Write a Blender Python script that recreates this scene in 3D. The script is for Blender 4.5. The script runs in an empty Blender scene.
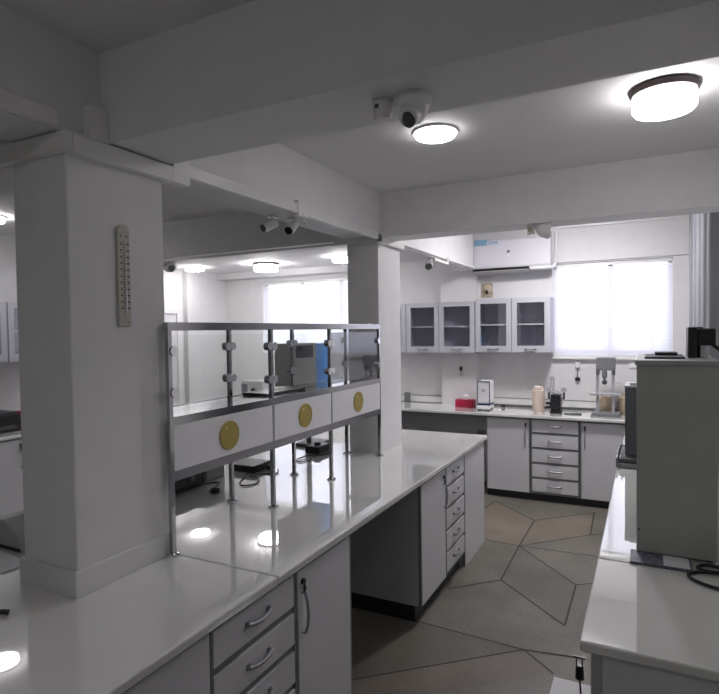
import bpy, math, random
from mathutils import Vector, Matrix
random.seed(7)
C = bpy.context.scene.collection
PI = math.pi

# ------------------------------------------------------------------ materials
def mat(name, col, rough=.5, metal=0., coat=0., emit=None, es=0., trans=0., ior=1.5, noise=None, bump=0., nscale=20., spec=None, coat_rough=.03, coat_ior=1.5):
    m = bpy.data.materials.new(name); m.use_nodes = True
    nt = m.node_tree; p = nt.nodes['Principled BSDF']
    p.inputs['Base Color'].default_value = (*col, 1)
    p.inputs['Roughness'].default_value = rough
    p.inputs['Metallic'].default_value = metal
    p.inputs['IOR'].default_value = ior
    p.inputs['Coat Weight'].default_value = coat
    p.inputs['Coat Roughness'].default_value = coat_rough
    p.inputs['Coat IOR'].default_value = coat_ior
    p.inputs['Transmission Weight'].default_value = trans
    if spec is not None: p.inputs['Specular IOR Level'].default_value = spec
    if emit: p.inputs['Emission Color'].default_value = (*emit, 1); p.inputs['Emission Strength'].default_value = es
    if noise or bump:
        tc = nt.nodes.new('ShaderNodeTexCoord'); n = nt.nodes.new('ShaderNodeTexNoise')
        n.inputs['Scale'].default_value = nscale; n.inputs['Detail'].default_value = 6
        nt.links.new(tc.outputs['Object'], n.inputs['Vector'])
        if noise:
            r = nt.nodes.new('ShaderNodeValToRGB')
            r.color_ramp.elements[0].position = .3; r.color_ramp.elements[1].position = .7
            r.color_ramp.elements[0].color = (*noise, 1); r.color_ramp.elements[1].color = (*col, 1)
            nt.links.new(n.outputs['Fac'], r.inputs['Fac']); nt.links.new(r.outputs['Color'], p.inputs['Base Color'])
        if bump:
            b = nt.nodes.new('ShaderNodeBump'); b.inputs['Strength'].default_value = bump; b.inputs['Distance'].default_value = .002
            nt.links.new(n.outputs['Fac'], b.inputs['Height']); nt.links.new(b.outputs['Normal'], p.inputs['Normal'])
    return m
def glassmat(name, tint, lo=.06, hi=.6):
    m = bpy.data.materials.new(name); m.use_nodes = True; nt = m.node_tree; nt.nodes.clear()
    o = nt.nodes.new('ShaderNodeOutputMaterial'); mx = nt.nodes.new('ShaderNodeMixShader'); t = nt.nodes.new('ShaderNodeBsdfTransparent')
    g = nt.nodes.new('ShaderNodeBsdfGlossy'); f = nt.nodes.new('ShaderNodeLayerWeight'); f.inputs['Blend'].default_value = .3
    mr = nt.nodes.new('ShaderNodeMath'); mr.operation = 'POWER'; mr.inputs[1].default_value = 3.
    ml = nt.nodes.new('ShaderNodeMapRange'); ml.inputs['To Min'].default_value = lo; ml.inputs['To Max'].default_value = hi
    t.inputs['Color'].default_value = (*tint, 1); g.inputs['Roughness'].default_value = .01
    nt.links.new(f.outputs['Facing'], mr.inputs[0]); nt.links.new(mr.outputs[0], ml.inputs['Value']); nt.links.new(ml.outputs[0], mx.inputs[0])
    nt.links.new(t.outputs[0], mx.inputs[1]); nt.links.new(g.outputs[0], mx.inputs[2]); nt.links.new(mx.outputs[0], o.inputs[0])
    return m
def blindmat():
    m = bpy.data.materials.new('blind slat white'); m.use_nodes = True; nt = m.node_tree; nt.nodes.clear()
    o = nt.nodes.new('ShaderNodeOutputMaterial'); mx = nt.nodes.new('ShaderNodeMixShader'); d = nt.nodes.new('ShaderNodeBsdfDiffuse'); t = nt.nodes.new('ShaderNodeBsdfTranslucent')
    d.inputs['Color'].default_value = (.85, .85, .88, 1); t.inputs['Color'].default_value = (.85, .86, .92, 1); mx.inputs[0].default_value = .5
    nt.links.new(d.outputs[0], mx.inputs[1]); nt.links.new(t.outputs[0], mx.inputs[2]); nt.links.new(mx.outputs[0], o.inputs[0])
    return m
def emat(name, col, s):
    m = bpy.data.materials.new(name); m.use_nodes = True; nt = m.node_tree; nt.nodes.clear()
    o = nt.nodes.new('ShaderNodeOutputMaterial'); e = nt.nodes.new('ShaderNodeEmission')
    e.inputs[0].default_value = (*col, 1); e.inputs[1].default_value = s; nt.links.new(e.outputs[0], o.inputs[0])
    return m
def terrazzo():
    m = mat('terrazzo', (.2, .2, .18), rough=.45)
    nt = m.node_tree; p = nt.nodes['Principled BSDF']
    tc = nt.nodes.new('ShaderNodeTexCoord'); vm = nt.nodes.new('ShaderNodeTexVoronoi'); vm.inputs['Scale'].default_value = 160
    n = nt.nodes.new('ShaderNodeTexNoise'); n.inputs['Scale'].default_value = 2.2; n.inputs['Detail'].default_value = 5
    attr = nt.nodes.new('ShaderNodeAttribute'); attr.attribute_name = 'slab'
    r = nt.nodes.new('ShaderNodeValToRGB'); r.color_ramp.elements[0].color = (.72, .72, .72, 1); r.color_ramp.elements[1].color = (1.12, 1.12, 1.12, 1)
    r2 = nt.nodes.new('ShaderNodeValToRGB'); r2.color_ramp.elements[0].color = (.8, .8, .8, 1); r2.color_ramp.elements[1].color = (1.12, 1.12, 1.12, 1)
    r2.color_ramp.elements[0].position = .35; r2.color_ramp.elements[1].position = .65
    a = nt.nodes.new('ShaderNodeMix'); a.data_type = 'RGBA'; a.blend_type = 'MULTIPLY'; a.inputs[0].default_value = 1
    b = nt.nodes.new('ShaderNodeMix'); b.data_type = 'RGBA'; b.blend_type = 'MULTIPLY'; b.inputs[0].default_value = 1
    nt.links.new(tc.outputs['Object'], vm.inputs['Vector']); nt.links.new(tc.outputs['Object'], n.inputs['Vector'])
    nt.links.new(vm.outputs['Color'], r.inputs['Fac']); nt.links.new(n.outputs['Fac'], r2.inputs['Fac'])
    nt.links.new(attr.outputs['Color'], a.inputs[6]); nt.links.new(r.outputs['Color'], a.inputs[7])
    nt.links.new(a.outputs[2], b.inputs[6]); nt.links.new(r2.outputs['Color'], b.inputs[7]); nt.links.new(b.outputs[2], p.inputs['Base Color'])
    return m
def boxmat():   # printed booklet cover: dark blue blocks on one half, pale on the other
    m = mat('printed cover', (.3, .3, .35), rough=.4); nt = m.node_tree; p = nt.nodes['Principled BSDF']
    tc = nt.nodes.new('ShaderNodeTexCoord'); mp = nt.nodes.new('ShaderNodeMapping'); mp.inputs['Scale'].default_value = (22, 30, 1)
    v = nt.nodes.new('ShaderNodeTexVoronoi'); r = nt.nodes.new('ShaderNodeValToRGB')
    r.color_ramp.elements[0].color = (.03, .03, .07, 1); r.color_ramp.elements[1].color = (.3, .3, .38, 1)
    nt.links.new(tc.outputs['Object'], mp.inputs[0]); nt.links.new(mp.outputs[0], v.inputs['Vector']); nt.links.new(v.outputs['Color'], r.inputs['Fac']); nt.links.new(r.outputs['Color'], p.inputs['Base Color'])
    return m

M = dict(
 wall=mat('white wall paint', (.74, .735, .74), rough=.6, noise=(.70, .70, .705), bump=.15, nscale=9),
 beam=mat('beam paint', (.73, .725, .735), rough=.6, noise=(.69, .69, .70), bump=.12, nscale=7),
 ceil=mat('ceiling paint', (.72, .715, .72), rough=.7, noise=(.69, .69, .685), nscale=4),
 duct=mat('white plastic trunking', (.74, .74, .72), rough=.35),
 counter=mat('polished white slab', (.86, .87, .84), rough=.02, noise=(.81, .82, .79), nscale=3, coat=1., coat_rough=.005, ior=1.8, coat_ior=1.9),
 slabedge=mat('slab joint grey', (.35, .35, .34), rough=.4),
 cab=mat('cabinet grey white laminate', (.70, .70, .725), rough=.3, noise=(.68, .68, .705), nscale=5),
 cabside=mat('grey cabinet side board', (.46, .465, .48), rough=.5),
 frame=mat('grey aluminium frame', (.26, .27, .28), rough=.35, metal=.4),
 alu=mat('light aluminium', (.62, .63, .66), rough=.3, metal=.5),
 dark=mat('black kick board', (.02, .02, .025), rough=.4),
 steel=mat('brushed stainless steel', (.44, .44, .45), rough=.13, metal=1., bump=.05, nscale=60),
 handle=mat('satin metal handle', (.34, .34, .36), rough=.4, metal=.6),
 chrome=mat('chrome', (.75, .75, .77), rough=.1, metal=1.),
 panel=mat('white rack panel', (.78, .78, .8), rough=.3, coat=.3),
 gold=mat('gold seal', (.42, .33, .09), rough=.4, metal=.35),
 goldglint=mat('gold seal highlight', (.72, .62, .28), rough=.3, metal=.7),  # paler gold for the highlight painted on each seal
 glass=glassmat('clear glass', (.985, .995, .99), .02, .25),
 cabglass=glassmat('cabinet door glass', (.94, .95, .97), .10, .5),
 darkglass=glassmat('smoky reflective glass', (.66, .67, .69), .14, .6),
 shelfmat=mat('polished steel shelf', (.42, .44, .44), rough=.12, metal=.9),
 oven=mat('grey green enamel', (.43, .445, .41), rough=.5, noise=(.41, .425, .39), nscale=12),
 oventop=mat('grey steel top', (.42, .43, .43), rough=.35, metal=.6),
 black=mat('black plastic', (.012, .012, .015), rough=.4),
 darkgrey=mat('dark grey plastic', (.06, .065, .07), rough=.45),
 midgrey=mat('mid grey metal', (.2, .21, .22), rough=.4, metal=.3),
 lgrey=mat('light grey plastic', (.45, .45, .46), rough=.4),
 white=mat('white plastic', (.8, .8, .8), rough=.3),
 paper=mat('white paper', (.8, .8, .82), rough=.8),
 rim=mat('dark brown lamp rim', (.06, .045, .045), rough=.4),
 lampon=emat('lit lamp diffuser', (1., .955, .97), 10.5),
 lampleft=emat('lit lamp diffuser, left bay', (1., .96, .975), 23.),
 fillfar=emat('lit lamp diffuser, far right bay', (1., .95, .985), 95.),  # emission of the added lamp hidden above the far beam
 fillnear=emat('lit lamp diffuser, near bay', (1., .97, .96), 20.),  # emission of the added lamp out of view in the near bay
 curtain=mat('grey curtain cloth', (.25, .26, .28), rough=.8),
 red=mat('red plastic', (.42, .015, .06), rough=.4),
 blue=mat('blue side panel', (.05, .32, .85), rough=.35),
 logo=mat('blue sticker', (.22, .40, .55), rough=.4),
 cream=mat('cream plastic', (.64, .54, .46), rough=.4),
 amber=mat('pale straw liquid jar', (.62, .5, .36), rough=.25),
 beige=mat('aged beige plastic', (.42, .37, .28), rough=.6),
 ivory=mat('ivory plastic', (.50, .49, .42), rough=.5),
 lens=mat('camera lens', (.01, .012, .03), rough=.1, coat=1.),
 interior=mat('cabinet interior', (.50, .50, .56), rough=.7),
 blind=blindmat(),
 sky=emat('daylight pane', (.93, .94, 1.), 1.9),
 terr=terrazzo(), joint=mat('floor joint', (.045, .045, .04), rough=.7),
 cover=boxmat(),
)

# ------------------------------------------------------------------ mesh helpers
def wloc(o):
    v = Vector((0, 0, 0))
    while o: v += o.location; o = o.parent
    return v
class MB:
    def __init__(s): s.v = []; s.f = []; s.mi = []; s.cur = 0
    def box(s, x0, y0, z0, x1, y1, z1):
        x0, x1 = sorted((x0, x1)); y0, y1 = sorted((y0, y1)); z0, z1 = sorted((z0, z1))
        b = len(s.v); s.v += [(x, y, z) for z in (z0, z1) for y in (y0, y1) for x in (x0, x1)]
        for q in ((0, 2, 3, 1), (4, 5, 7, 6), (0, 1, 5, 4), (2, 6, 7, 3), (0, 4, 6, 2), (1, 3, 7, 5)):
            s.f.append(tuple(b + i for i in q)); s.mi.append(s.cur)
        return s
    def ring_loft(s, rings, caps=True):
        b = len(s.v); n = len(rings[0])
        for r in rings: s.v += [tuple(p) for p in r]
        for k in range(len(rings) - 1):
            for i in range(n):
                j = (i + 1) % n
                s.f.append((b + k * n + i, b + k * n + j, b + (k + 1) * n + j, b + (k + 1) * n + i)); s.mi.append(s.cur)
        if caps:
            s.f.append(tuple(b + i for i in reversed(range(n)))); s.mi.append(s.cur)
            s.f.append(tuple(b + (len(rings) - 1) * n + i for i in range(n))); s.mi.append(s.cur)
        return s
    def cyl(s, p0, p1, r0, r1=None, n=20):
        p0 = Vector(p0); p1 = Vector(p1); r1 = r0 if r1 is None else r1
        d = (p1 - p0).normalized(); a = d.orthogonal().normalized(); c = d.cross(a)
        R = lambda p, r: [p + r * (math.cos(2 * PI * i / n) * a + math.sin(2 * PI * i / n) * c) for i in range(n)]
        return s.ring_loft([R(p0, r0), R(p1, r1)])
    def lathe(s, cx, cy, prof, n=28, axis='z', cz=0):
        rings = []
        for r, h in prof:
            r = max(r, 1e-4)
            if axis == 'z': rings.append([(cx + r * math.cos(2 * PI * i / n), cy + r * math.sin(2 * PI * i / n), h) for i in range(n)])
            elif axis == 'x': rings.append([(h, cy + r * math.cos(2 * PI * i / n), cz + r * math.sin(2 * PI * i / n)) for i in range(n)])
            else: rings.append([(cx + r * math.sin(2 * PI * i / n), h, cz + r * math.cos(2 * PI * i / n)) for i in range(n)])
        return s.ring_loft(rings)
    def ell(s, c, rx, ry, rz, n=18, m=10, z0=-1., z1=1.):
        rings = []
        for k in range(m + 1):
            t = z0 + (z1 - z0) * k / m; t = math.sin(t * PI / 2); q = math.sqrt(max(1 - t * t, 1e-6))
            rings.append([(c[0] + rx * q * math.cos(2 * PI * i / n), c[1] + ry * q * math.sin(2 * PI * i / n), c[2] + rz * t) for i in range(n)])
        return s.ring_loft(rings)
    def tube(s, pts, r, n=8):
        P = [Vector(p) for p in pts]; rings = []; a = None
        for i, p in enumerate(P):
            d = (P[min(i + 1, len(P) - 1)] - P[max(i - 1, 0)]).normalized()
            if a is None: a = d.orthogonal().normalized()
            a = (a - d * a.dot(d)).normalized(); c = d.cross(a)
            rings.append([p + r * (math.cos(2 * PI * k / n) * a + math.sin(2 * PI * k / n) * c) for k in range(n)])
        return s.ring_loft(rings)
    def prism(s, poly, axis, a0, a1):   # polygon extruded along an axis
        def pt(u, w, a): return {'x': (a, u, w), 'y': (u, a, w), 'z': (u, w, a)}[axis]
        return s.ring_loft([[pt(u, w, a0) for u, w in poly], [pt(u, w, a1) for u, w in poly]])
    def build(s, name, m, parent=None, bevel=0., smooth=False, origin=None, kind=None, label=None):
        ms = [m] if not isinstance(m, (list, tuple)) else list(m)
        if parent is not None: off = wloc(parent)
        else:
            if origin is None:
                xs = [v[0] for v in s.v]; ys = [v[1] for v in s.v]; zs = [v[2] for v in s.v]
                origin = ((min(xs) + max(xs)) / 2, (min(ys) + max(ys)) / 2, min(zs))
            off = Vector(origin)
        me = bpy.data.meshes.new(name)
        me.from_pydata([(v[0] - off.x, v[1] - off.y, v[2] - off.z) for v in s.v], [], s.f)
        for q in ms: me.materials.append(M[q] if isinstance(q, str) else q)
        me.polygons.foreach_set('material_index', s.mi)
        import bmesh
        bm = bmesh.new(); bm.from_mesh(me); bmesh.ops.recalc_face_normals(bm, faces=bm.faces); bm.to_mesh(me); bm.free()
        if smooth:
            me.polygons.foreach_set('use_smooth', [True] * len(me.polygons))
            try: me.set_sharp_from_angle(angle=math.radians(38))
            except Exception: pass
        o = bpy.data.objects.new(name, me); C.objects.link(o)
        if parent is not None: o.parent = parent
        else: o.location = off
        if bevel:
            b = o.modifiers.new('bevel', 'BEVEL'); b.width = bevel; b.segments = 2; b.limit_method = 'ANGLE'
        if kind: o['kind'] = kind
        if label: o['label'] = label
        return o
def B(*a): return MB().box(*a)
def thing(name, label, cat, loc, group=None):
    o = bpy.data.objects.new(name, None); C.objects.link(o); o.location = loc; o.empty_display_size = .05
    o['label'] = label; o['category'] = cat
    if group: o['group'] = group
    return o
def tag(o, label, cat, group=None):
    o['label'] = label; o['category'] = cat
    if group: o['group'] = group
    return o
def struct(o, label=None):
    o['kind'] = 'structure'
    if label: o['label'] = label
    return o
def S(name, mb, m, label, **k): return struct(mb.build(name, m, **k), label)

# ------------------------------------------------------------------ room dimensions (metres)
XW, XR, YN_, YB = -5.65, .47, -2.2, 6.6
ZB, ZC = 2.465, 2.783
# floor: one mesh, coloured slabs and dark joints
def make_floor():
    verts = [(-6.2, -2.6, 0), (1.0, -2.6, 0), (1.0, 7.0, 0), (-6.2, 7.0, 0), (-6.2, -2.6, -.1), (1.0, -2.6, -.1), (1.0, 7.0, -.1), (-6.2, 7.0, -.1)]
    faces = [(0, 1, 2, 3), (7, 6, 5, 4)]; mi = [0, 0]; cols = [(.19, .178, .148)] * 2
    a, b, c, d, e = FP['a'], FP['b'], FP['c'], FP['d'], FP['e']
    def poly(ps, col):
        i = len(verts); verts.extend([(p[0], p[1], .0012) for p in ps]); faces.append(tuple(range(i, i + len(ps)))); mi.append(0); cols.append(col)
    tan = (.225, .19, .15); gr = (.165, .155, .13); lt = (.25, .245, .21)
    poly([FP['a'], FP['i2'], FP['i'], FP['c'], FP['b']], tan)
    poly([FP['b'], FP['c'], FP['e'], FP['d']], (.225, .19, .152))
    poly([FP['c'], FP['f'], FP['g'], FP['h']], gr)
    poly([FP['i'], FP['j'], FP['f'], FP['c']], (.18, .168, .138))
    poly([FP['m2'], FP['m'], FP['l1']], (.15, .14, .112))
    poly([FP['m'], FP['m2'], FP['n2'], FP['n']], (.19, .163, .128))
    segs = [('a', 'b'), ('b', 'c'), ('b', 'd'), ('d', 'e'), ('c', 'e'), ('e', 'k2'), ('c', 'f'), ('c', 'h'), ('h', 'g'), ('g', 'f'), ('f', 'j'), ('i', 'c'), ('a', 'i2'), ('l1', 'm'), ('m', 'l3'), ('m', 'm2'), ('m', 'n'), ('h', 'k3'), ('c', 'k')]
    def seg(p, q, w=.006):
        p = Vector((*p, .002)); q = Vector((*q, .002)); t = (q - p).normalized(); nn = Vector((-t.y, t.x, 0)) * w
        i = len(verts); verts.extend([tuple(x) for x in (p - nn, q - nn, q + nn, p + nn)]); faces.append((i, i + 1, i + 2, i + 3)); mi.append(1); cols.append((.05, .05, .05))
    for s_, t_ in segs: seg(FP[s_], FP[t_])
    rnd = random.Random(3)   # joints over the rest of the floor
    g = [[(-5.6 + i * 1.1 + rnd.uniform(-.35, .35), -1.8 + j * 1.05 + rnd.uniform(-.3, .3)) for i in range(4)] for j in range(9)]
    for j in range(9):
        for i in range(4):
            if i < 3: seg(g[j][i], g[j][i + 1])
            if j < 8: seg(g[j][i], g[j + 1][i])
    me = bpy.data.meshes.new('floor'); me.from_pydata(verts, [], faces)
    me.materials.append(M['terr']); me.materials.append(M['joint']); me.polygons.foreach_set('material_index', mi)
    at = me.color_attributes.new('slab', 'FLOAT_COLOR', 'CORNER')
    for p in me.polygons:
        for li in p.loop_indices: at.data[li].color = (*cols[p.index], 1)
    o = bpy.data.objects.new('floor', me); C.objects.link(o); struct(o, 'grey and tan terrazzo floor in irregular slabs')
FP = {'a': (-1.413, 5.856), 'b': (-0.937, 5.4), 'c': (-0.941, 4.71), 'd': (-0.456, 5.874), 'e': (-0.438, 5.219), 'f': (-0.931, 4.01), 'g': (-0.442, 3.547), 'h': (-0.442, 4.151), 'i': (-1.248, 4.734), 'i2': (-1.451, 5.513), 'j': (-1.225, 3.718), 'l1': (-1.728, 3.242), 'm': (-0.614, 3.18), 'l3': (-0.339, 3.229), 'm2': (-1.352, 2.524), 'n': (-0.432, 3.021), 'n2': (-1.09, 2.475), 'k': (-0.328, 4.747), 'k2': (-0.249, 5.362), 'k3': (-0.294, 4.258)}
make_floor()

w = MB().box(-6.2, YB, 0, 1.0, YB + .2, 3.2)      # back wall, solid; the windows are built as recess frames standing proud of daylight panes
# back wall with two real openings
WR = (-.94, .232, 1.50, 2.50)      # right window opening x0,x1,z0,z1
WL = (-4.90, -3.05, 1.50, 2.50)
w = MB()
xs = [-6.2, WL[0], WL[1], WR[0], WR[1], 1.0]
w.box(xs[0], YB, 0, xs[1], YB + .2, 3.2).box(xs[2], YB, 0, xs[3], YB + .2, 3.2).box(xs[4], YB, 0, xs[5], YB + .2, 3.2)
for W in (WL, WR): w.box(W[0], YB, 0, W[1], YB + .2, W[2]).box(W[0], YB, W[3], W[1], YB + .2, 3.2)
S('wall_back', w, 'wall', 'white painted back wall')
S('wall_left', B(XW - .15, YN_, 0, XW, YB, 3.0), 'wall', 'white painted left wall')
S('wall_left_pier', B(XW, 5.82, 0, XW + .08, YB, 2.645), 'wall', 'white pier at the far end of the left wall')
S('wall_right', B(XR + .01, YN_, 0, XR + .16, YB, 3.1), 'wall', 'white painted right wall')
S('wall_near', B(XW, YN_ - .15, 0, XR, YN_, 3.0), 'wall', 'white wall behind the camera')
S('wall_pilaster', B(-2.2, 6.5, 0, -1.775, YB - .001, 2.93), 'wall', 'shallow white pilaster on the back wall beside the air conditioner')
S('ceiling', B(-6.0, YN_ - .2, ZC, 1.0, 3.80, ZC + .1), 'ceil', 'white painted ceiling between the beams')
S('ceiling_far_right', B(-1.85, 3.8, 2.93, 1.0, 6.8, 3.03), 'ceil', 'white ceiling of the far right bay')
S('ceiling_far_left', B(-6.0, 3.8, 2.645, -1.85, 6.8, 2.9), 'ceil', 'white ceiling of the far left bay')
# beams
S('ceiling_beam_near', B(-5.7, 1.399, ZB, .6, 1.69, ZC + .02), 'beam', 'near white cross beam over the pillar')
S('ceiling_beam_far', B(-5.7, 3.745, ZB, .6, 3.96, 2.94), 'beam', 'far white cross beam')
S('ceiling_beam_long', B(-1.975, YN_, ZB, -1.723, 3.962, 2.95).box(-1.975, 3.962, ZB, -1.762, 6.35, 2.95), 'beam', 'long white beam running over both pillars')
S('ceiling_soffit', B(XW, 6.42, 2.56, -3.0, 6.6, 2.65), 'beam', 'white soffit above the left window')
# pillars with skirting
S('wall_pillar_near', B(-2.01, 1.255, 0, -1.723, 1.676, ZB), 'wall', 'near white square pillar', bevel=.006)
S('baseboard_pillar_near', B(-2.022, 1.243, .9, -1.7145, 1.677, .992), 'wall', 'white skirting round the foot of the near pillar', bevel=.004)
S('wall_pillar_far', B(-1.975, 3.705, 0, -1.723, 4.11, ZB), 'wall', 'far white square pillar', bevel=.006)

# windows
def window(n, W, label):
    x0, x1, z0, z1 = W
    fr = MB(); t = .04
    fr.box(x0, 6.70, z0, x0 + t, 6.74, z1).box(x1 - t, 6.70, z0, x1, 6.74, z1).box(x0, 6.70, z0, x1, 6.74, z0 + t).box(x0, 6.70, z1 - t, x1, 6.74, z1)
    k = 2 if x1 - x0 < 1.5 else 3
    for i in range(1, k):
        xm = x0 + (x1 - x0) * i / k; fr.box(xm - .025, 6.70, z0, xm + .025, 6.74, z1)
    o = S('window_%d' % n, fr, 'white', label)
    p = B(x0, 6.76, z0, x1, 6.765, z1).build('pane', 'sky', o); return o
def blind(W, label, x1cut=0):
    x0, x1, z0, z1 = W
    t = thing('venetian_blind', label, 'blind', ((x0 + x1) / 2, 6.64, z0 - .03), 'white venetian blinds')
    B(x0 + .006, 6.625, z1 - .035, x1 - .006, 6.67, z1 - .002).build('headrail', 'white', t)
    sl = MB(); z = z0 + .0; n = 0
    while z < z1 - .05:
        a = math.radians(66); dy = .0125 * math.cos(a); dz = .0125 * math.sin(a)
        sl.prism([(6.647 - dy, z - dz), (6.6475 - dy, z - dz - .0006), (6.6475 + dy, z + dz - .0006), (6.647 + dy, z + dz)], 'x', x0 + .01, x1 - .01)
        z += .0245
    sl.build('slats', 'blind', t)
    B(x0 + .006, 6.635, z0 - .028, x1 - .006, 6.66, z0 - .012).build('bottom_rail', 'white', t)
    for xx in (x0 + .15, x1 - .18):
        MB().cyl((xx, 6.633, z0 - .02), (xx, 6.633, z1 - .03), .002, n=6).build('ladder_cord', 'white', t)
window(1, WR, 'bright window in the right part of the back wall'); blind(WR, 'half closed white blind in the window right of the air conditioner')
window(2, WL, 'bright window in the left bay of the back wall'); blind(WL, 'white blind in the far left window seen above the glass rack')
S('trim_sill', B(WR[0] - .02, 6.555, 1.452, WR[1] + .02, 6.60, 1.468), 'duct', 'thin window sill under the right window')

# ------------------------------------------------------------------ wall and beam trunking
def duct(i, b, label): S('trim_%d' % i, b, 'duct', label, bevel=.002)
duct(1, B(-1.723, 1.255, 2.398, -1.683, 1.70, 2.458).box(-1.723, 1.70, 2.398, -1.683, 1.79, 2.52), 'white trunking on the right face of the near pillar')
duct(2, B(-1.723, 1.79, 2.440, -1.698, 2.62, 2.492).box(-1.723, 2.62, 2.43, -1.690, 2.69, 2.51).box(-1.723, 2.69, 2.440, -1.698, 3.68, 2.490), 'white trunking along the lower edge of the long beam')
duct(3, B(-2.07, 1.225, 2.398, -1.683, 1.254, 2.460), 'white trunking across the front of the near pillar')
duct(4, B(-1.723, 1.325, 2.46, -1.685, 1.398, 2.575), 'vertical trunking box in the corner of the two beams')
duct(5, B(-1.722, -1.5, 2.468, -1.690, 1.21, 2.52), 'white trunking along the long beam overhead')
duct(6, B(-2.07, 3.665, 2.425, -1.690, 3.704, 2.480), 'white trunking across the front of the far pillar')
duct(7, B(-1.723, 3.665, 2.42, -1.690, 4.12, 2.475), 'white trunking on the right face of the far pillar')
duct(8, B(-1.7615, 4.12, 2.475, -1.738, 6.34, 2.505), 'white trunking on the beam beside the air conditioner')
duct(9, B(-.90, 6.562, 2.885, .44, 6.6, 2.912).box(.40, 6.54, 2.83, .45, 6.6, 2.912), 'white trunking under the ceiling above the right window')
duct(10, B(-.94, 6.575, 2.515, .44, 6.6, 2.528), 'thin white ledge over the right window')
duct(11, B(-5.0, 3.725, 2.435, -2.07, 3.744, 2.452), 'thin trunking along the far cross beam in the left bay')
duct(12, B(-2.14, 6.565, .925, .43, 6.5995, .996).box(-5.0, 6.565, .90, -2.21, 6.5995, .985), 'white bench trunking along the back wall')
S('trim_13', B(-5.0, 6.559, .986, -2.21, 6.566, .993).box(-2.14, 6.559, .997, .43, 6.566, 1.003).box(-5.0, 6.559, .902, -2.21, 6.566, .908).box(-2.14, 6.559, .918, .43, 6.566, .924), 'frame', 'grey edge lines of the bench trunking')
duct(14, B(-5.6495, -1.0, .93, -5.60, 4.7, 1.02), 'white bench trunking along the left wall')

# ------------------------------------------------------------------ cabinets
class F:   # face frame: origin plane, u along, n outward
    def __init__(s, o, u, n): s.o = Vector(o); s.u = Vector(u); s.n = Vector(n)
    def p(s, u, z, n): return s.o + s.u * u + s.n * n + Vector((0, 0, z))
    def box(s, mb, u0, u1, z0, z1, n0, n1):
        a = s.p(u0, z0, n0); b = s.p(u1, z1, n1); mb.box(a.x, a.y, a.z, b.x, b.y, b.z); return mb
def handle_h(fr, u, z, parent, L=.125):
    mb = MB(); h = L / 2
    mb.tube([fr.p(u - h, z, -.002), fr.p(u - h, z, .014), fr.p(u - h * .6, z - .004, .020), fr.p(u, z - .006, .023), fr.p(u + h * .6, z - .004, .020), fr.p(u + h, z, .014), fr.p(u + h, z, -.002)], .008, 8)
    fr.box(mb, u - h - .006, u - h + .012, z - .010, z + .010, -.001, .006); fr.box(mb, u + h - .012, u + h + .006, z - .010, z + .010, -.001, .006)
    return mb.build('handle', 'handle', parent, smooth=True, label='curved chrome handle')
def handle_v(fr, u, z, parent, L=.16):
    mb = MB(); h = L / 2
    mb.tube([fr.p(u, z - h, -.002), fr.p(u, z - h, .014), fr.p(u, z - h * .6, .024), fr.p(u, z, .028), fr.p(u, z + h * .6, .024), fr.p(u, z + h, .014), fr.p(u, z + h, -.002)], .006, 8)
    return mb.build('handle', 'handle', parent, smooth=True, label='curved chrome handle')
ALL_BASE = 'base cabinets under the white worktops'
def base(name, label, cat, fr, u0, u1, kind, side=None, depth=.5, kick=.1, group=None, top=.862, lock=True):
    c = fr.p((u0 + u1) / 2, 0, -depth / 2)
    t = thing(name, label, cat, c, group)
    body = MB(); fr.box(body, u0 + .001, u1 - .001, kick, top, -depth, -.020); body.build('body', 'cabside', t)
    k = MB(); fr.box(k, u0 + .002, u1 - .002, 0, kick, -depth + .01, -.045 if kick else 0); k.build('kick_board', 'dark', t)
    ff = MB(); fr.box(ff, u0 + .001, u0 + .012, kick, top, -.019, .0); fr.box(ff, u1 - .012, u1 - .001, kick, top, -.019, .0)
    fr.box(ff, u0 + .012, u1 - .012, top - .01, top, -.019, -.004)
    if kind == 'drawers':
        n = 5; hgt = (top - .012 - kick) / n
        for i in range(n):
            z1 = top - .012 - i * hgt; z0 = z1 - hgt + .026
            fr.box(ff, u0 + .012, u1 - .012, z0 - .024, z0 - .002, -.019, -.006)
            d = MB(); fr.box(d, u0 + .014, u1 - .014, z0, z1 - .001, -.019, .001)
            dr = d.build('drawer', 'cab', t, bevel=.002); handle_h(fr, (u0 + u1) / 2, (z0 + z1) / 2 + .005, dr)
    elif kind == 'door':
        d = MB(); fr.box(d, u0 + .014, u1 - .014, kick + .004, top - .014, -.019, .001)
        dr = d.build('door', 'cab', t, bevel=.002)
        uh = u0 + .045 if side < 0 else u1 - .045
        handle_v(fr, uh, .675, dr)
        if lock:
            a = fr.p(uh, .80, .0); b = fr.p(uh, .80, .012)
            MB().cyl(a, b, .012, n=16).build('lock', 'black', dr, smooth=True)
        q = fr.p(uh, .775, .012); MB().ell((q.x, q.y, q.z), .008 if abs(fr.n.y) else .006, .006 if abs(fr.n.y) else .009, .016).build('key', 'black', dr, smooth=True)
    else:
        d = MB(); fr.box(d, u0 + .006, u1 - .003, .0, top - .004, -.019, .003); d.build('panel', 'cab', t, bevel=.002)
    ff.build('face_frame', 'frame', t)
    return t
XI = -1.225
fi = F((XI, 0, 0), (0, 1, 0), (1, 0, 0))
base('drawer_unit', 'grey five drawer unit beneath the near end of the island worktop', 'drawers', fi, 1.345, 1.831, 'drawers')
base('base_cabinet', 'single door cabinet beside the near island drawers, left of the dark knee space', 'cabinet', fi, 1.833, 2.292, 'door', side=-1)
KS = base('base_cabinet', 'single door island cabinet on the far side of the knee space', 'cabinet', fi, 3.201, 3.679, 'door', side=1)
B(-1.80, 2.294, 0, -1.775, 3.199, .855).build('back_board', 'cabside', KS)
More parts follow.
